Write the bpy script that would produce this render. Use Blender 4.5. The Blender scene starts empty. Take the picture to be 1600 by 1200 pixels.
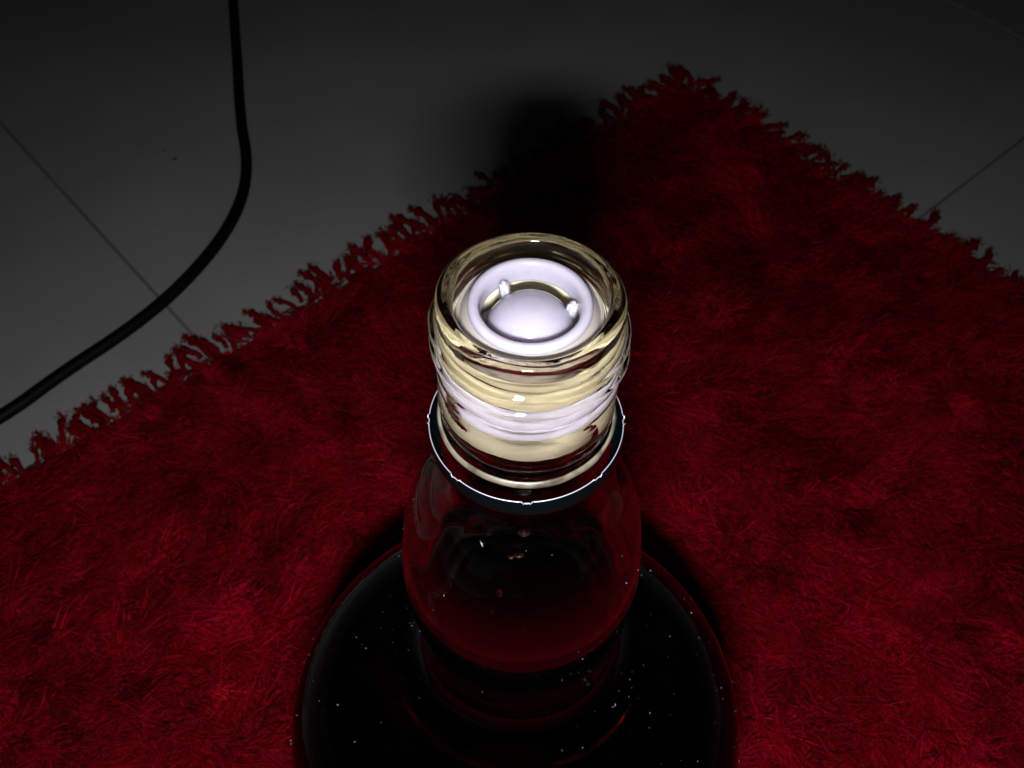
import bpy, bmesh, math
import numpy as np
from mathutils import Vector, Matrix

rng = np.random.default_rng(7)
scene = bpy.context.scene
C = scene.collection
R = math.radians

# ------------------------------------------------------------------ camera, world, flash, exposure
PITCH = 52.0
CAM_H = 0.45
F = Vector((0, math.cos(R(PITCH)), -math.sin(R(PITCH))))      # viewing direction
U = Vector((0, math.sin(R(PITCH)), math.cos(R(PITCH))))       # camera up

cam = bpy.data.cameras.new("camera")
cam.sensor_width = 36.0
cam.lens = 1650 / 1600 * 36.0
cam.clip_start = 0.005
cam.clip_end = 50
cam.dof.use_dof = True
cam.dof.focus_distance = 0.185
cam.dof.aperture_fstop = 60
camo = bpy.data.objects.new("camera", cam)
C.objects.link(camo)
camo.location = (0, 0, CAM_H)
camo.rotation_euler = (R(90 - PITCH), 0, 0)
scene.camera = camo

world = bpy.data.worlds.new("World")
scene.world = world
world.use_nodes = True
bg = world.node_tree.nodes["Background"]
bg.inputs[0].default_value = (0.8, 0.85, 1, 1)
bg.inputs[1].default_value = 0.0006

fl = bpy.data.lights.new("flash", 'AREA')                     # the camera's built-in flash, just below the lens
fl.shape = 'RECTANGLE'
fl.size, fl.size_y = 0.025, 0.013
fl.energy = 1.16
fl.spread = R(130)
fl.color = (1.0, 0.97, 0.98)
flo = bpy.data.objects.new("flash", fl)
C.objects.link(flo)
flo.location = Vector((-0.0036, 0, CAM_H)) + U * -0.0318 + F * 0.000
flo.rotation_euler = (R(90 - PITCH - 29), 0, 0)

scene.view_settings.view_transform = 'Standard'
scene.view_settings.look = 'None'
scene.view_settings.exposure = 0.0
scene.view_settings.gamma = 1.0
scene.render.engine = 'CYCLES'
cy = scene.cycles
cy.max_bounces = 24
cy.transmission_bounces = 20
cy.glossy_bounces = 12
cy.diffuse_bounces = 4
cy.transparent_max_bounces = 24
cy.caustics_refractive = True
cy.caustics_reflective = True
cy.blur_glossy = 0.3
cy.sample_clamp_indirect = 6
cy.use_adaptive_sampling = False
cy.use_denoising = True
try:
    cy.use_guiding = True
    cy.guiding_training_samples = 128
except Exception:
    pass

# ------------------------------------------------------------------ helpers
def material(name, color=(0.8, 0.8, 0.8), rough=0.5, **kw):
    m = bpy.data.materials.new(name)
    m.use_nodes = True
    b = m.node_tree.nodes["Principled BSDF"]
    b.inputs["Base Color"].default_value = (*color, 1)
    b.inputs["Roughness"].default_value = rough
    for k, v in kw.items():
        b.inputs[k.replace("_", " ")].default_value = v
    return m, m.node_tree, b

def link(name, me, mat=None, parent=None):
    o = bpy.data.objects.new(name, me)
    C.objects.link(o)
    if mat is not None:
        me.materials.append(mat)
    if parent is not None:
        o.parent = parent
    return o

def mesh_np(name, verts, faces, smooth=True):
    """verts (n,3); faces (m,k) all of the same size k"""
    me = bpy.data.meshes.new(name)
    verts = np.asarray(verts, np.float32)
    faces = np.asarray(faces, np.int32)
    m, k = faces.shape
    me.vertices.add(len(verts))
    me.vertices.foreach_set("co", verts.ravel())
    me.loops.add(m * k)
    me.loops.foreach_set("vertex_index", faces.ravel())
    me.polygons.add(m)
    me.polygons.foreach_set("loop_start", np.arange(0, m * k, k, dtype=np.int32))
    me.polygons.foreach_set("loop_total", np.full(m, k, np.int32))
    me.polygons.foreach_set("use_smooth", np.full(m, smooth, bool))
    me.update(calc_edges=True)
    me.validate()
    return me

def catmull(pts, step):
    """dense curve through (d, r) points; a repeated point makes a crisp corner"""
    P = np.array(pts, float)
    out = []
    n = len(P)
    for i in range(n - 1):
        p1, p2 = P[i], P[i + 1]
        L = np.linalg.norm(p2 - p1)
        if L < 1e-9:
            continue
        p0 = P[i - 1] if i > 0 and np.linalg.norm(P[i - 1] - p1) > 1e-9 else p1 - (p2 - p1)
        p3 = P[i + 2] if i + 2 < n and np.linalg.norm(P[i + 2] - p2) > 1e-9 else p2 + (p2 - p1)
        t01, t12, t23 = [max(np.linalg.norm(b - a), 1e-7) ** 0.5 for a, b in ((p0, p1), (p1, p2), (p2, p3))]
        k = max(2, int(math.ceil(L / step)))
        m1 = (p2 - p1) / t12 + (p1 - p0) / t01 - (p2 - p0) / (t01 + t12)
        m2 = (p2 - p1) / t12 + (p3 - p2) / t23 - (p3 - p1) / (t12 + t23)
        m1, m2 = m1 * t12, m2 * t12
        for j in range(k):
            t = j / k
            out.append((2 * t**3 - 3 * t**2 + 1) * p1 + (t**3 - 2 * t**2 + t) * m1
                       + (-2 * t**3 + 3 * t**2) * p2 + (t**3 - t**2) * m2)
    out.append(P[-1])
    return np.array(out)

def lathe(name, prof, H, seg=128, radial=None, closed=False, cap_axis=True):
    """prof: (d, r) with d measured down from the lip; radial(d, r, theta, i) -> (d, r)"""
    th = np.linspace(0, 2 * math.pi, seg, endpoint=False)
    D = np.repeat(prof[:, :1], seg, 1)
    Rr = np.repeat(prof[:, 1:], seg, 1)
    T = np.repeat(th[None], len(prof), 0)
    if radial:
        D, Rr = radial(D, Rr, T)
    V = np.stack([Rr * np.cos(T), Rr * np.sin(T), H - D], -1).reshape(-1, 3)
    n = len(prof)
    i = np.arange(n if closed else n - 1)
    j = np.arange(seg)
    I, J = np.meshgrid(i, j, indexing='ij')
    I2, J2 = (I + 1) % n, (J + 1) % seg
    Fc = np.stack([I * seg + J, I2 * seg + J, I2 * seg + J2, I * seg + J2], -1).reshape(-1, 4)
    return mesh_np(name, V, Fc)

def fix_normals(me):
    bm = bmesh.new()
    bm.from_mesh(me)
    bmesh.ops.remove_doubles(bm, verts=bm.verts, dist=1e-6)
    bmesh.ops.recalc_face_normals(bm, faces=bm.faces)
    bm.to_mesh(me)
    bm.free()
    return me

def noise2(x, y, seed, scale):
    """smooth value noise, vectorised"""
    r = np.random.default_rng(seed)
    g = r.random((64, 64))
    x, y = x / scale, y / scale
    xi, yi = np.floor(x).astype(int), np.floor(y).astype(int)
    fx, fy = x - xi, y - yi
    fx, fy = fx * fx * (3 - 2 * fx), fy * fy * (3 - 2 * fy)
    a, b = g[xi % 64, yi % 64], g[(xi + 1) % 64, yi % 64]
    c, d = g[xi % 64, (yi + 1) % 64], g[(xi + 1) % 64, (yi + 1) % 64]
    return (a * (1 - fx) + b * fx) * (1 - fy) + (c * (1 - fx) + d * fx) * fy

# directions of the tile joints and of the rug's sides on the floor
AZ = R(-48.8)
M2 = np.array([math.cos(AZ), math.sin(AZ)])                   # along one side (away from the rug's left edge)
N2 = np.array([-math.sin(AZ), math.cos(AZ)])                  # along the other (towards the far corner)
MN = Matrix(((M2[0], N2[0], 0), (M2[1], N2[1], 0), (0, 0, 1)))

# ------------------------------------------------------------------ the tiled floor
grout, nt, b = material("grout", (0.13, 0.125, 0.115), 0.9)
tilem, nt, b = material("tile_glaze", (0.31, 0.31, 0.315), 0.4)
tc = nt.nodes.new("ShaderNodeTexCoord")
n1 = nt.nodes.new("ShaderNodeTexNoise"); n1.inputs["Scale"].default_value = 9; n1.inputs["Detail"].default_value = 6
n2 = nt.nodes.new("ShaderNodeTexNoise"); n2.inputs["Scale"].default_value = 420; n2.inputs["Detail"].default_value = 3
mx = nt.nodes.new("ShaderNodeMath"); mx.operation = 'MULTIPLY_ADD'; mx.inputs[1].default_value = 0.35
cr = nt.nodes.new("ShaderNodeValToRGB")
cr.color_ramp.elements[0].position = 0.35; cr.color_ramp.elements[0].color = (0.218, 0.218, 0.212, 1)
cr.color_ramp.elements[1].position = 0.95; cr.color_ramp.elements[1].color = (0.295, 0.291, 0.290, 1)
nt.links.new(tc.outputs["Object"], n1.inputs["Vector"]); nt.links.new(tc.outputs["Object"], n2.inputs["Vector"])
nt.links.new(n2.outputs["Fac"], mx.inputs[0]); nt.links.new(n1.outputs["Fac"], mx.inputs[2])
n3 = nt.nodes.new("ShaderNodeTexNoise"); n3.inputs["Scale"].default_value = 1100; n3.inputs["Detail"].default_value = 2
nt.links.new(tc.outputs["Object"], n3.inputs["Vector"])
m3 = nt.nodes.new("ShaderNodeMath"); m3.operation = 'MULTIPLY_ADD'; m3.inputs[1].default_value = 0.6; 
nt.links.new(n3.outputs["Fac"], m3.inputs[0]); nt.links.new(mx.outputs[0], m3.inputs[2])
sb = nt.nodes.new("ShaderNodeMath"); sb.operation = 'SUBTRACT'; sb.inputs[1].default_value = 0.3
nt.links.new(m3.outputs[0], sb.inputs[0])
nt.links.new(sb.outputs[0], cr.inputs["Fac"]); nt.links.new(cr.outputs["Color"], b.inputs["Base Color"])

PITCH_T = 0.600
JOINT_N, JOINT_M = 0.120, -0.197
bm = bmesh.new()
bmesh.ops.create_grid(bm, x_segments=1, y_segments=1, size=2.2)
me = bpy.data.meshes.new("floor"); bm.to_mesh(me); bm.free()
floor = link("floor", me, grout)
floor.location = (0, 0.6, -0.0006)
floor["kind"] = "structure"
floor["label"] = "floor of large pale grey tiles with thin dark joints"

s = (PITCH_T - 0.0019) / 2
bm = bmesh.new()
bmesh.ops.create_cube(bm, size=1)
for v in bm.verts:
    v.co = Vector((v.co.x * 2 * s, v.co.y * 2 * s, (v.co.z - 0.5) * 0.009))
bmesh.ops.bevel(bm, geom=[e for e in bm.edges if e.verts[0].co.z > -0.001 and e.verts[1].co.z > -0.001],
                offset=0.0003, segments=1, affect='EDGES')
tile_me = bpy.data.meshes.new("tile"); bm.to_mesh(tile_me); bm.free()
tile_me.materials.append(tilem)
k = 0
for i in range(-2, 3):
    for j in range(-2, 3):
        c = (JOINT_M + (i + 0.5) * PITCH_T) * M2 + (JOINT_N + (j + 0.5) * PITCH_T) * N2
        if abs(c[0]) > 1.1 or not -0.6 < c[1] < 1.6:
            continue
        t = bpy.data.objects.new("tile", tile_me); C.objects.link(t)
        t.parent = floor
        t.location = (c[0], c[1] - 0.6, 0.0006)
        t.rotation_euler = (0, 0, AZ + R(90) * (k % 4)); k += 1

crm, _, _ = material("dirt", (0.05, 0.035, 0.025), 0.9)
for (px, py, sz, lab) in ((-0.2185, 0.4965 * 1.08, 0.0011, "dark crumb lying on the pale tile left of the cable, the larger of two"),
                          (-0.2275, 0.5045 * 1.08, 0.0007, "tiny crumb on the pale tile just beyond the larger crumb")):
    bm = bmesh.new(); bmesh.ops.create_icosphere(bm, subdivisions=1, radius=sz)
    for v in bm.verts:
        v.co = Vector((v.co.x * 1.5, v.co.y, v.co.z * 0.6 + sz * 0.5)) * (0.8 + 0.4 * rng.random())
    me = bpy.data.meshes.new("crumb"); bm.to_mesh(me); bm.free()
    o = link("crumb", me, crm); o.location = (px, py, 0.0)
    o["label"] = lab; o["category"] = "crumb"; o["group"] = "crumbs on the tile"

# ------------------------------------------------------------------ the rug
RUG_M, RUG_N = -0.388, 0.498          # its left edge (m = RUG_M) and its far right edge (n = RUG_N)
RUG_W, RUG_L = 0.86, 0.92
BX, BY = 0.0028, 0.1082               # the bottle's axis at the lip
rug = bpy.data.objects.new("rug", None); C.objects.link(rug)
cen = (RUG_M + RUG_W / 2) * M2 + (RUG_N - RUG_L / 2) * N2
rug.location = (cen[0], cen[1], 0)
rug["label"] = "deep red shaggy rug with a tufted edge lying under the bottle"
rug["category"] = "rug"

backm, _, _ = material("rug_backing", (0.10, 0.002, 0.006), 0.95, Specular_IOR_Level=0.0)
bm = bmesh.new(); bmesh.ops.create_cube(bm, size=1)
for v in bm.verts:
    p = M2 * v.co.x * (RUG_W - 0.02) + N2 * v.co.y * (RUG_L - 0.02)
    v.co = Vector((p[0], p[1], 0.001 + (v.co.z + 0.5) * 0.005))
me = bpy.data.meshes.new("backing"); bm.to_mesh(me); bm.free()
link("backing", me, backm, rug)

pilem, nt, b = material("rug_yarn", (0.6, 0.01, 0.03), 0.6)
at = nt.nodes.new("ShaderNodeAttribute"); at.attribute_name = "tone"
rp = nt.nodes.new("ShaderNodeValToRGB")
e = rp.color_ramp.elements
e[0].position = 0.0; e[0].color = (0.07, 0.0002, 0.0012, 1)
e[1].position = 1.0; e[1].color = (0.45, 0.004, 0.012, 1)
x_ = rp.color_ramp.elements.new(0.45); x_.color = (0.19, 0.0004, 0.003, 1)
x_ = rp.color_ramp.elements.new(0.75); x_.color = (0.29, 0.001, 0.017, 1)
nt.links.new(at.outputs["Fac"], rp.inputs["Fac"]); nt.links.new(rp.outputs["Color"], b.inputs["Base Color"])
b.inputs["Sheen Weight"].default_value = 0.02
b.inputs["Sheen Roughness"].default_value = 0.4
b.inputs["Sheen Tint"].default_value = (0.9, 0.12, 0.3, 1)
b.inputs["Specular IOR Level"].default_value = 0.05

def strands(n_try, seed, length, rad, lean, sides=3, segs=3, margin=0.0):
    r = np.random.default_rng(seed)
    m = RUG_M + 0.005 + r.random(n_try) * RUG_W
    n = RUG_N - 0.004 - r.random(n_try) * RUG_L
    P = m[:, None] * M2 + n[:, None] * N2
    # keep what the camera (or one a step to the side) can see, thinner where it is far away
    rel = np.stack([P[:, 0], P[:, 1], np.full(n_try, 0.02 - CAM_H)], 1)
    z = rel @ np.array(F); xx = np.abs(rel[:, 0]) / z; yy = (rel @ np.array(U)) / z
    keep = (z > 0.05) & (xx < 0.72) & (yy > -0.62)
    dist = np.linalg.norm(rel, axis=1)
    keep &= r.random(n_try) < np.clip(1.15 - (dist - 0.42) * 1.1, 0.5, 1)
    # none under the bottle's base
    keep &= np.hypot(P[:, 0] - BX + 0.003, P[:, 1] - BY) > 0.05
    P, m, n = P[keep], m[keep], n[keep]
    N = len(P)
    # direction of the nap: slowly turning swirls plus scatter
    x, y = P[:, 0] + 3, P[:, 1] + 3
    ang = R(262) + 2.0 * (noise2(x, y, 3, 0.16) - 0.5) + 2.4 * (noise2(x, y, 4, 0.05) - 0.5) + r.normal(0, 0.45, N)
    dx, dy = np.cos(ang), np.sin(ang)
    # along the borders the pile falls outward
    eL, eR = m - RUG_M, RUG_N - n
    wL = np.clip(1 - eL / 0.035, 0, 1) * 0.9; wR = np.clip(1 - eR / 0.03, 0, 1) * 0.7
    dx += wL * -M2[0] + wR * N2[0]; dy += wL * -M2[1] + wR * N2[1]
    q = np.hypot(dx, dy) + 1e-6; dx, dy = dx / q, dy / q
    L = length * (0.6 + 0.7 * r.random(N)) * (0.56 + 0.38 * noise2(x, y, 5, 0.022) + 0.5 * noise2(x, y, 15, 0.011))
    edge = np.minimum(eL, eR)
    L *= np.clip(0.30 + edge / 0.045, 0.30, 1)
    le = np.clip(lean + r.normal(0, 0.22, N) + 0.85 * (noise2(x, y, 6, 0.026) - 0.5), 0.1, 1.4)   # start angle from vertical
    droop = 0.25 + 0.9 * r.random(N)
    side = r.normal(0, 1.2, N)
    # pull the strand's line towards its clump centre
    pts = [np.stack([P[:, 0], P[:, 1], np.full(N, 0.005)], 1)]
    a = le.copy(); hd = np.arctan2(dy, dx)
    for s_ in range(segs):
        st = L / segs
        d = np.stack([np.sin(a) * np.cos(hd), np.sin(a) * np.sin(hd), np.cos(a)], 1)
        pts.append(pts[-1] + d * st[:, None])
        a = np.minimum(a + droop / segs * 1.4, 1.75); hd = hd + side / segs
    pts = np.stack(pts, 1)                                    # N, segs+1, 3
    cx, cyy = np.floor(x / 0.0075), np.floor(y / 0.0075)
    ci = (cx * 131 + cyy * 977).astype(int)
    rr = np.random.default_rng(99); off = rr.normal(0, 1, (4096, 3))[ci % 4096] * np.array([0.0042, 0.0042, 0.003])
    ramp = (np.linspace(0, 1, segs + 1) ** 1.5)[None, :, None]
    pts = pts + off[:, None, :] * ramp
    pts[:, :, 2] = np.maximum(pts[:, :, 2], 0.0025)
    # keep clear of the bottle's wall
    d0 = pts[:, :, :2] - np.array([BX - 0.003, BY]); dd = np.linalg.norm(d0, axis=2, keepdims=True)
    pts[:, :, :2] = np.where(dd < 0.063, np.array([BX - 0.003, BY]) + d0 / np.maximum(dd, 1e-5) * 0.063, pts[:, :, :2])
    tan = np.gradient(pts, axis=1); tan /= np.linalg.norm(tan, axis=2, keepdims=True) + 1e-9
    ref = np.array([0.13, 0.31, 0.94])
    b1 = np.cross(tan, ref); b1 /= np.linalg.norm(b1, axis=2, keepdims=True) + 1e-9
    b2 = np.cross(tan, b1)
    prof = np.interp(np.linspace(0, 1, segs + 1), [0, 0.55, 0.85, 1], [0.8, 1, 0.85, 0.25])[None, :, None]
    rd = (rad * (0.7 + 0.6 * r.random(N)))[:, None, None] * prof
    ring = []
    for k_ in range(sides):
        t_ = 2 * math.pi * k_ / sides
        ring.append(pts + rd * (math.cos(t_) * b1 + math.sin(t_) * b2))
    V = np.stack(ring, 2)                                     # N, segs+1, sides, 3
    base = (np.arange(N) * (segs + 1) * sides)[:, None, None]
    S, K = np.meshgrid(np.arange(segs), np.arange(sides), indexing='ij')
    K2 = (K + 1) % sides
    f4 = np.stack([S * sides + K, S * sides + K2, (S + 1) * sides + K2, (S + 1) * sides + K], -1).reshape(-1, 4)
    Fc = (base + f4[None]).reshape(-1, 4)
    tone = np.clip(0.45 + r.normal(0, 0.11, N) + np.random.default_rng(98).normal(0, 0.15, 4096)[ci % 4096] + 0.55 * (noise2(x, y, 8, 0.014) - 0.5) + 0.25 * (noise2(x, y, 9, 0.055) - 0.5), 0, 1)
    tone = np.repeat(tone, (segs + 1) * sides)
    V = V.reshape(-1, 3) - np.array([cen[0], cen[1], 0])
    return V, Fc, tone

A = strands(430000, 11, 0.0155, 0.00032, 0.80)
B = strands(14000, 12, 0.017, 0.00036, 0.8)
V = np.concatenate([A[0], B[0]]); Fc = np.concatenate([A[1], B[1] + len(A[0])]); tone = np.concatenate([A[2], B[2]])
me = mesh_np("pile", V, Fc)
a_ = me.attributes.new("tone", 'FLOAT', 'POINT'); a_.data.foreach_set("value", tone.astype(np.float32))
pile = link("pile", me, pilem, rug)
pile["kind"] = "stuff"
print("pile faces", len(Fc))

# edge tassels: stubby bent fingers of chenille with a blunt flared end
def tassel_mesh(seed):
    r = np.random.default_rng(seed)
    sides, rings = 7, 8
    V, Fq = [], []
    p = np.array([0, 0, 0.004]); a = R(50) + r.normal(0, 0.1); hd = r.normal(0, 0.18); L = 0.0130 * (0.8 + 0.4 * r.random())
    turn = r.normal(0, 0.45); flare = 1.6 + 0.8 * r.random()
    for i in range(rings):
        t = i / (rings - 1)
        d = np.array([math.sin(a) * math.cos(hd), math.sin(a) * math.sin(hd), math.cos(a)])
        if i:
            p = p + d * L / (rings - 1)
            p[2] = max(p[2], 0.0018)
        a = min(a + 0.22, 1.62); hd += turn / rings
        b1 = np.cross(d, [0.1, 0.2, 1]); b1 /= np.linalg.norm(b1); b2 = np.cross(d, b1)
        rad = 0.00145 * np.interp(t, [0, 0.6, 0.8, 0.93, 1], [1, 0.85, 0.75 * flare, flare, 0.3])
        for k_ in range(sides):
            th = 2 * math.pi * k_ / sides
            rr = rad * (1 + r.normal(0, 0.16))
            q = p + rr * (math.cos(th) * b1 + math.sin(th) * b2); q[2] = max(q[2], 0.0006)
            V.append(q)
    for i in range(rings - 1):
        for k_ in range(sides):
            Fq.append((i * sides + k_, i * sides + (k_ + 1) % sides, (i + 1) * sides + (k_ + 1) % sides, (i + 1) * sides + k_))
    # loose fibres of the end
    for q in range(26):
        th = r.random() * 6.28; s0 = len(V)
        c0 = p + 0.0012 * np.array([r.normal(), r.normal(), abs(r.normal()) * 0.6])
        dd = np.array([math.cos(hd) + r.normal(0, 0.7), math.sin(hd) + r.normal(0, 0.9), r.normal(0, 0.4)]); dd *= 0.0022 / np.linalg.norm(dd)
        pp = np.cross(dd, [0.2, 0.1, 1]); pp *= 0.00024 / np.linalg.norm(pp)
        V += [c0 - pp, c0 + pp, c0 + dd + pp * 0.6, c0 + dd - pp * 0.6]
        for v_ in V[-4:]:
            v_[2] = max(v_[2], 0.0006)
        Fq.append((s0, s0 + 1, s0 + 2, s0 + 3))
    me = mesh_np("tassel", np.array(V), np.array(Fq))
    a_ = me.attributes.new("tone", 'FLOAT', 'POINT')
    a_.data.foreach_set("value", np.clip(0.0 + 0.3 * r.random(len(V)), 0, 1).astype(np.float32))
    me.materials.append(pilem)
    return me
TM = [tassel_mesh(50 + i) for i in range(9)]
def add_tassel(p, ang):
    t = bpy.data.objects.new("tassel", TM[rng.integers(len(TM))]); C.objects.link(t)
    t.parent = rug
    t.location = (p[0] - cen[0], p[1] - cen[1], 0)
    sc = 0.8 + 0.45 * rng.random()
    t.rotation_euler = (0, 0, ang + rng.normal(0, 0.3)); t.scale = (sc, sc, sc)
n = RUG_N + 0.002
while n > RUG_N - 0.62:
    add_tassel((RUG_M + 0.004 + rng.normal(0, 0.0018)) * M2 + n * N2, math.atan2(-M2[1], -M2[0]))
    if rng.random() < 0.45 and n > RUG_N - 0.5:
        add_tassel((RUG_M + 0.0095 + rng.normal(0, 0.002)) * M2 + (n + 0.003) * N2, math.atan2(-M2[1], -M2[0]))
    n -= 0.0038 + 0.0030 * rng.random() + (0.005 if rng.random() < 0.10 else 0)
m = RUG_M + 0.004
while m < RUG_M + 0.46:
    add_tassel(m * M2 + (RUG_N - 0.007 + rng.normal(0, 0.0018)) * N2, math.atan2(N2[1], N2[0]))
    m += 0.0040 + 0.0035 * rng.random()

# ------------------------------------------------------------------ the cable
cabm, nt, b = material("cable_rubber", (0.0012, 0.0014, 0.0013), 0.55)
b.inputs['Specular IOR Level'].default_value = 0.12
KH = CAM_H / 0.417
ctrl = [(-0.36, 0.205), (-0.31, 0.252), (-0.2489, 0.3001), (-0.2256, 0.3299), (-0.1995, 0.3574), (-0.1786, 0.3868), (-0.1611, 0.4257),
        (-0.1545, 0.4626), (-0.1585, 0.497), (-0.1670, 0.5266), (-0.1798, 0.5924), (-0.1949, 0.6669), (-0.215, 0.78), (-0.25, 0.95)]
cu = bpy.data.curves.new("cable_path", 'CURVE'); cu.dimensions = '3D'
sp = cu.splines.new('NURBS'); sp.points.add(len(ctrl) - 1)
for p_, q in zip(sp.points, ctrl):
    p_.co = (q[0] * KH, q[1] * KH, 0.0036, 1)
sp.use_endpoint_u = True; sp.order_u = 3; sp.resolution_u = 12
cu.bevel_depth = 0.0036; cu.bevel_resolution = 4
tmp = bpy.data.objects.new("tmp_path", cu); C.objects.link(tmp)
dg = bpy.context.evaluated_depsgraph_get()
me = bpy.data.meshes.new_from_object(tmp.evaluated_get(dg))
bpy.data.objects.remove(tmp); me.name = "power_cable"; me.materials.clear()
for p_ in me.polygons:
    p_.use_smooth = True
cab = link("power_cable", me, cabm)
cab["label"] = "thin black cable curving over the pale tiles left of the rug"
cab["category"] = "cable"

# ------------------------------------------------------------------ the bottle
H = 0.313
bottle = bpy.data.objects.new("bottle", None); C.objects.link(bottle)
bottle["label"] = "open round glass bottle of dark drink with bulbous neck and white pourer"
bottle["category"] = "bottle"
TILT_X, TILT_Y = R(0.0), R(0.6)
rot = Matrix.Rotation(TILT_Y, 3, 'Y') @ Matrix.Rotation(TILT_X, 3, 'X')
LIP = Vector((BX, BY, CAM_H - 0.11705))
bottle.rotation_euler = rot.to_euler()
bottle.location = LIP - rot @ Vector((0, 0, H))

glass, nt, b = material("clear_glass", (0.99, 0.985, 0.97), 0.02, Transmission_Weight=1.0, IOR=1.5)
va = nt.nodes.new("ShaderNodeVolumeAbsorption")
va.inputs["Color"].default_value = (0.83, 0.72, 0.30, 1)
va.inputs["Density"].default_value = 35.0
nt.links.new(va.outputs[0], nt.nodes["Material Output"].inputs["Volume"])
outer = [(0.0000, 0.0129), (0.0000, 0.0137), (0.0006, 0.01445), (0.0016, 0.0147), (0.0036, 0.0147), (0.0060, 0.0148), (0.0100, 0.0149),
         (0.0150, 0.0149), (0.0220, 0.01495), (0.0248, 0.0149), (0.0260, 0.0147), (0.0266, 0.0141), (0.0272, 0.0138),
         (0.0280, 0.0142), (0.0290, 0.0146), (0.0306, 0.0147), (0.0345, 0.0146), (0.0375, 0.0147), (0.0400, 0.0150), (0.0450, 0.0166),
         (0.0530, 0.0201), (0.0620, 0.0230), (0.0720, 0.0243), (0.0800, 0.0249), (0.0880, 0.0247), (0.0970, 0.0236), (0.1050, 0.0219),
         (0.1120, 0.0213), (0.1190, 0.0226), (0.1260, 0.0270), (0.1330, 0.0340), (0.1410, 0.0437), (0.1500, 0.0524), (0.1600, 0.0590),
         (0.1700, 0.0617), (0.1800, 0.0625), (0.2000, 0.0625), (0.2900, 0.0625), (0.3020, 0.0596), (0.3090, 0.0560), (0.3128, 0.0490),
         (0.3130, 0.0420), (0.3105, 0.0300), (0.3075, 0.0120), (0.3070, 0.0)]
inner = [(0.3030, 0.0), (0.3035, 0.0120), (0.3060, 0.0300), (0.3080, 0.0440), (0.3050, 0.0520), (0.2970, 0.0562), (0.2850, 0.0572),
         (0.2000, 0.0572), (0.1800, 0.0571), (0.1700, 0.0563), (0.1600, 0.0532), (0.1510, 0.0473), (0.1430, 0.0394), (0.1350, 0.0309),
         (0.1270, 0.0232), (0.1190, 0.0190), (0.1120, 0.0180), (0.1050, 0.0186), (0.0970, 0.0204), (0.0880, 0.0220), (0.0800, 0.0224),
         (0.0720, 0.0218), (0.0620, 0.0200), (0.0530, 0.0172), (0.0450, 0.0140), (0.0390, 0.0124), (0.0330, 0.0120), (0.0200, 0.0119),
         (0.0080, 0.0118), (0.0020, 0.0118), (0.0006, 0.0120), (0.0001, 0.0124), (0.0000, 0.0129)]
po = catmull([q for q in outer if q[0] <= 0.0285], 0.00025)[:-1]
po = np.concatenate([po, catmull([q for q in outer if q[0] >= 0.0284], 0.00060)[:-1]])
pi_ = catmull(inner, 0.0011)[:-1]
n_out = len(po)
prof = np.concatenate([po, [[0.3070, 0.0]], pi_])
def thread(D, Rr, T):
    """a screw thread of one and two thirds turns plus slight unevenness of the moulded glass"""
    Rr = Rr.copy(); D = D.copy()
    idx = np.arange(len(D))[:, None] < n_out
    t0, turns, d0, pitch = R(140), 1.75, 0.0046, 0.0038
    for kk in range(3):
        ph = ((T - t0) % (2 * math.pi)) / (2 * math.pi) + kk
        dc = d0 + pitch * ph
        fade = np.clip(ph / 0.12, 0, 1) * np.clip((turns - ph) / 0.12, 0, 1)
        fade = fade * fade * (3 - 2 * fade)
        h = 0.00100 * np.exp(-((D - dc) / 0.00076) ** 2 * (1 - 0.25 * np.sign(D - dc)))
        Rr += np.where(idx, h * fade, 0)
    wob = 0.00007 * np.sin(3 * T + D * 190) + 0.00005 * np.sin(5 * T - D * 330 + 1.3)
    Rr += np.where(Rr > 0.004, wob, 0) * np.where(D > 0.04, 0.3, 1)
    Tb = (T - R(90)) % (2 * math.pi)                          # its seam lies at the back, where it fades out
    fs = np.clip(np.minimum(Tb, 2 * math.pi - Tb) / 0.35, 0, 1)
    ir = 0.00013 * (noise2(Tb * 7.64, D * 900, 31, 2.4) - 0.5) + 0.00006 * (noise2(Tb * 7.64, D * 1100, 32, 0.75) - 0.5)
    band = np.clip((D - 0.002) / 0.002, 0, 1) * np.clip((0.0155 - D) / 0.003, 0, 1)
    ir = ir + band * (0.00024 * (noise2(Tb * 1.5, D * 1000, 33, 1.0) - 0.5) + 0.00016 * (noise2(Tb * 3.5, D * 2100, 34, 1.0) - 0.5))
    Rr += np.where(idx & (D > 0.0005) & (D < 0.04), ir * fs, 0)
    return D, Rr
gme = fix_normals(lathe("glass", prof, H, 192, thread, closed=True))
link("glass", gme, glass, bottle)

liqm, nt, b = material("dark_drink", (0.07, 0.003, 0.0015), 0.0, Transmission_Weight=1.0, IOR=1.36)
LV = 0.1065
lp = [(LV, 0.0), (LV, 0.010), (LV - 0.0003, 0.0165), (LV - 0.0012, 0.0190), (0.1090, 0.0188), (0.1120, 0.0186), (0.1190, 0.0196)]
lp += [(d, r + 0.0006) for d, r in [(0.1230, 0.0205), (0.1270, 0.0230), (0.1350, 0.0307), (0.1430, 0.0392), (0.1510, 0.0471), (0.1600, 0.0530),
       (0.1700, 0.0561), (0.1800, 0.0569), (0.2000, 0.0570), (0.2850, 0.0570), (0.2970, 0.0559), (0.3048, 0.0516), (0.3076, 0.0438)]]
lp += [(0.3055, 0.0300), (0.3030, 0.0120), (0.3026, 0.0)]
link("drink", fix_normals(lathe("drink", catmull(lp, 0.0015), H, 192, closed=False)), liqm, bottle)

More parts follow.
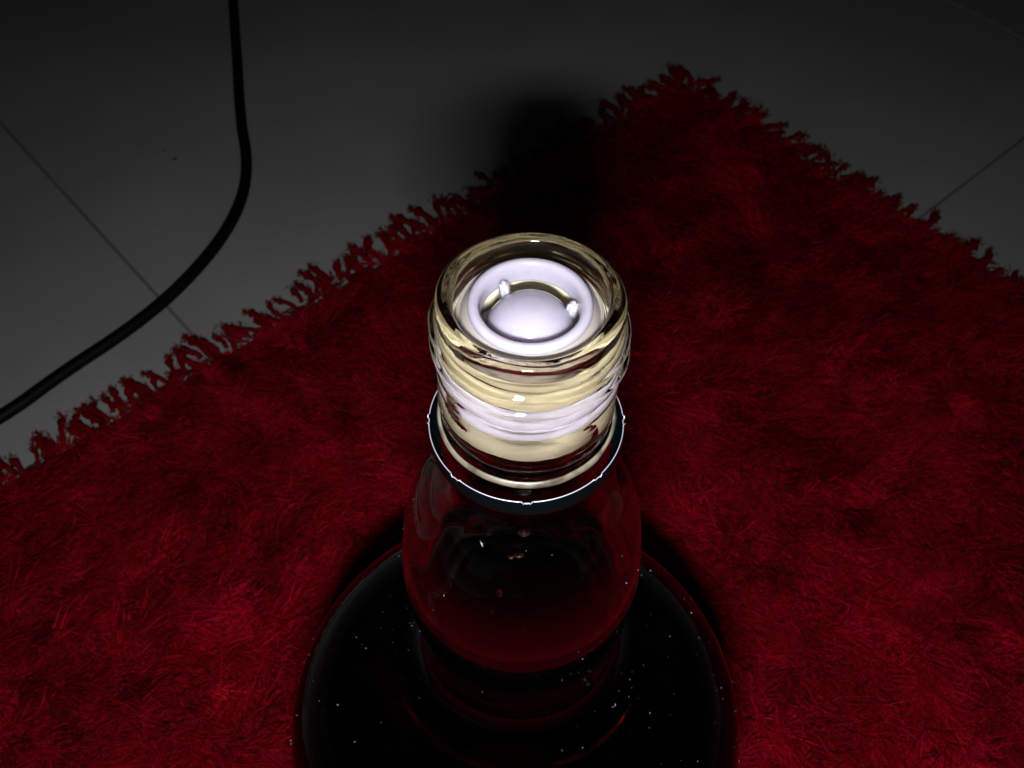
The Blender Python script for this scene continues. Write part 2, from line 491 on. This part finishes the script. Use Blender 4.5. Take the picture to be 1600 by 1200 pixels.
# aluminium ring left on the neck when the cap was unscrewed
ringm, nt, b = material("dark_enamel", (0.0006, 0.0018, 0.0024), 0.22, Specular_IOR_Level=0.12)
cutm, nt, b = material("bare_aluminium", (0.46, 0.45, 0.54), 0.4, Metallic=0.5)
NB = 8
def nick(T):
    w = np.abs(((T - R(270)) / (2 * math.pi) * NB + 0.5) % 1 - 0.5) / NB * 360     # degrees from the nearest broken bridge
    return w
def ring_shape(D, Rr, T):
    w = nick(T); top = np.clip((0.0335 - D) / 0.002, 0, 1)
    D = D + top * (0.0004 * (w < 2.2) - 0.00018 * ((w >= 2.2) & (w < 4)) + 0.00012 * np.sin(2 * T + 0.7))
    Rr = Rr + 0.00006 * np.sin(3 * T) + top * 0.00012 * np.sin(2 * T + 1.0)
    return D, Rr
rp_ = np.array([(0.0316, 0.01685), (0.0316, 0.0167), (0.0330, 0.0167), (0.0346, 0.01665), (0.0354, 0.0163), (0.0359, 0.0156), (0.0361, 0.0154),
                (0.0364, 0.0154), (0.0364, 0.0157), (0.0359, 0.0166), (0.0352, 0.0170), (0.0344, 0.0171), (0.0330, 0.0170), (0.0318, 0.01695)])
collar = link("collar", fix_normals(lathe("collar", rp_, H, 360, ring_shape, closed=True)), ringm, bottle)
a8 = np.linspace(0, 2 * math.pi, 6, endpoint=False)
ep = np.stack([0.03155 + 0.00008 * np.cos(a8), 0.01681 + 0.00010 * np.sin(a8)], 1)
def edge_shape(D, Rr, T):
    D, Rr = ring_shape(D, Rr, T)
    w = nick(T)
    Rr = Rr + 0.00022 * ((w > 1.6) & (w < 3.2))
    return D, Rr
link("cut_edge", fix_normals(lathe("cut_edge", ep, H, 720, edge_shape, closed=True)), cutm, collar)

bead_lightm, nt, b = material("bead_light_tone", (0.20, 0.18, 0.14), 0.3)  # added ring, its pale colour stands in for light in the glass bead
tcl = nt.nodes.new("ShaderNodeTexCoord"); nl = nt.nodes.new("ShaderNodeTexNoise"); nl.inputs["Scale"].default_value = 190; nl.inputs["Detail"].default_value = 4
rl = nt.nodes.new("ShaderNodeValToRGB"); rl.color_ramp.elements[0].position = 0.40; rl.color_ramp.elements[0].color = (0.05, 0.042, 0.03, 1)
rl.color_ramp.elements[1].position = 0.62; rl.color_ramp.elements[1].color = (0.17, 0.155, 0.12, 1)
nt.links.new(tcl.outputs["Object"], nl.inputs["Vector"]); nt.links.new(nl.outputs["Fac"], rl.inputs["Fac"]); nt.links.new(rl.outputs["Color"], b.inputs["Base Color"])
bead_light_prof = np.array([(0.0284, 0.0148), (0.0282, 0.0149), (0.0282, 0.0151), (0.0285, 0.0153), (0.0290, 0.0154), (0.0296, 0.0153), (0.0298, 0.0151), (0.0294, 0.0148)])
def bead_light_shape(D, Rr, T):
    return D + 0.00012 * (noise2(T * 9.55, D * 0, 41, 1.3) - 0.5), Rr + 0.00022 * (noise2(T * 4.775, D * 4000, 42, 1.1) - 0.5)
link("bead_light", fix_normals(lathe("bead_light", bead_light_prof, H, 240, bead_light_shape, closed=True)), bead_lightm, collar)

# white plastic pourer pressed into the mouth
whm, nt, b = material("white_plastic", (0.335, 0.325, 0.40), 0.17, Subsurface_Weight=0.85, Subsurface_Scale=0.006)
b.inputs["Subsurface Radius"].default_value = (1.0, 0.8, 0.8)
crmm, nt, b = material("cream_plastic", (0.50, 0.46, 0.36), 0.35)
lavm, nt, b = material('lavender_plastic', (0.76, 0.75, 0.98), 0.3)
yelm, nt, b = material("gold_light_plastic", (0.78, 0.72, 0.52), 0.35)  # gold of the glass reflections is put into this plastic's colour
pour_prof = [(0.0027, 0.0096), (0.0018, 0.0096), (0.0012, 0.0093), (0.0010, 0.0088), (0.0011, 0.0083), (0.0015, 0.0080), (0.0023, 0.0078), (0.0036, 0.0077),
             (0.0045, 0.0076), (0.0048, 0.0078), (0.0047, 0.0083), (0.0040, 0.0090), (0.0033, 0.0095)]
pourer = link("pourer", fix_normals(lathe("pourer", catmull(pour_prof, 0.00025), H, 128, closed=True)), whm, bottle)
beim, nt, b = material("beige_plastic", (0.28, 0.255, 0.24), 0.25, Subsurface_Weight=0.35, Subsurface_Scale=0.0015)
rim_prof = [(0.0021, 0.0094), (0.0025, 0.0099), (0.0032, 0.0105), (0.0040, 0.0109), (0.0041, 0.0111), (0.0036, 0.0112), (0.0036, 0.01135), (0.0040, 0.0114),
            (0.0050, 0.0114), (0.0054, 0.0113), (0.0052, 0.0110), (0.0042, 0.0100), (0.0034, 0.0094)]
link("rim", fix_normals(lathe("rim", catmull(rim_prof, 0.00025), H, 128, closed=True)), beim, pourer)
dome_prof = [(0.0014, 0.0), (0.00145, 0.0010), (0.0016, 0.0020), (0.0020, 0.0031), (0.0027, 0.0043), (0.0035, 0.0052), (0.0044, 0.0059), (0.0054, 0.0065),
             (0.0063, 0.0069), (0.0070, 0.0070), (0.0070, 0.0060), (0.0060, 0.0050), (0.0046, 0.0028), (0.0042, 0.0)]
dome = link("dome", fix_normals(lathe("dome", catmull(dome_prof, 0.0003), H, 96, closed=False)), whm, pourer)
for v in dome.data.vertices:                                  # the loose valve sits a little askew, its near side up
    v.co.z += -v.co.y * 0.10 + v.co.x * 0.02
for ang in (126, 12, 252):
    bm = bmesh.new()
    bmesh.ops.create_cube(bm, size=1)
    for v in bm.verts:
        v.co = Vector((v.co.x * 0.0026, v.co.y * 0.0017, v.co.z * 0.0040))
        if v.co.z > 0:
            v.co.x = v.co.x * 0.6 + 0.0005; v.co.y *= 0.8
    bmesh.ops.bevel(bm, geom=bm.edges[:], offset=0.0005, segments=3, affect='EDGES')
    for f_ in bm.faces:
        f_.smooth = True
    me = bpy.data.meshes.new("fin"); bm.to_mesh(me); bm.free()
    f_ = link("fin", me, whm, pourer)
    f_.location = (0.0064 * math.cos(R(ang)), 0.0064 * math.sin(R(ang)), H - 0.0047)
    f_.rotation_euler = (0, 0, R(ang))
def tube(d0, d1, ro, ri, name, mat):
    e_ = 0.0003
    p_ = [(d0, ri + e_), (d0, ro - e_), (d0 + e_, ro), (d1 - e_, ro), (d1, ro - e_), (d1, ri + e_), (d1 - e_, ri), (d0 + e_, ri)]
    return link(name, fix_normals(lathe(name, np.array(p_), H, 96, closed=True)), mat, pourer)
tube(0.0044, 0.0070, 0.01195, 0.0115, "sleeve", yelm)
tube(0.0072, 0.0122, 0.01195, 0.0106, "sleeve", yelm)
tube(0.0124, 0.0160, 0.01198, 0.0098, "flange", lavm)
tube(0.0163, 0.0190, 0.01198, 0.0098, "flange", lavm)
tube(0.0192, 0.0246, 0.01195, 0.0100, "skirt", crmm)

# a few drops added on the bulb of the neck to give glints
dropm, nt, b = material("glint_drop_water", (1, 1, 1), 0.05, Transmission_Weight=1.0, IOR=1.33)
oc0 = catmull(outer, 0.0005)
for (d_, th_, sx, sz) in ((0.0430, 269, 0.0011, 0.0006), (0.0477, 266.5, 0.0009, 0.0005), (0.0481, 262, 0.0006, 0.0004), (0.0560, 258, 0.0005, 0.0008)):
    i_ = int(np.argmin(np.abs(oc0[:, 0] - d_))); r_ = oc0[i_, 1]
    sl = math.atan2(oc0[i_ + 1, 1] - oc0[i_ - 1, 1], oc0[i_ + 1, 0] - oc0[i_ - 1, 0])
    bm = bmesh.new(); bmesh.ops.create_icosphere(bm, subdivisions=3, radius=1)
    for v in bm.verts:
        v.co = Vector((v.co.x * 0.0006, v.co.y * sx, v.co.z * sz * (1.15 if v.co.z < 0 else 0.9)))
    for f_ in bm.faces:
        f_.smooth = True
    me = bpy.data.meshes.new("glint_drop"); bm.to_mesh(me); bm.free()
    o = link("glint_drop", me, dropm, bottle)
    o.location = (r_ * math.cos(R(th_)), r_ * math.sin(R(th_)), H - d_)
    o.rotation_euler = (Matrix.Rotation(R(th_), 3, 'Z') @ Matrix.Rotation(-sl, 3, 'Y')).to_euler()

# dust on the shoulder and the neck
dustm, _, _ = material("dust", (0.30, 0.30, 0.29), 0.9)
Vd, Fd = [], []
oc = catmull(outer, 0.0005)
rd = np.random.default_rng(21)
def surf(d, th):
    i = np.argmin(np.abs(oc[:, 0] - d)); r_ = oc[i, 1] + 0.00005
    return np.array([r_ * math.cos(th), r_ * math.sin(th), H - d])
def speck(p, sz, stretch=1.0, ang=0.0):
    s0 = len(Vd)
    ax = np.array([math.cos(ang), math.sin(ang), 0.0]); ay = np.array([-math.sin(ang), math.cos(ang), 0.0]); az = np.array([0, 0, 1.0])
    for v in (ax * stretch, -ax * stretch, ay, -ay, az * 0.7, -az * 0.7):
        Vd.append(p + v * sz)
    for f_ in ((0, 2, 4), (2, 1, 4), (1, 3, 4), (3, 0, 4), (2, 0, 5), (1, 2, 5), (3, 1, 5), (0, 3, 5)):
        Fd.append([s0 + q for q in f_])
for i in range(480):
    d = 0.122 + 0.055 * rd.random() ** 0.8
    speck(surf(d, rd.random() * 2 * math.pi), 0.00003 + 0.00009 * rd.random() ** 5, 1 + rd.random(), rd.random() * 6)
for i in range(45):
    d = 0.042 + 0.06 * rd.random()
    speck(surf(d, R(180) + rd.random() * math.pi), 0.000025 + 0.00006 * rd.random() ** 4, 1 + rd.random(), rd.random() * 6)
for i in range(26):
    speck(surf(0.125 + 0.05 * rd.random(), rd.random() * 6.28), 0.00007, 4 + 3 * rd.random(), rd.random() * 6)
speck(surf(0.047, R(244)), 0.00012, 7, R(110))
me = mesh_np("dust", np.array(Vd), np.array(Fd), smooth=False)
dust = link("dust", me, dustm, bottle)
dust["kind"] = "stuff"
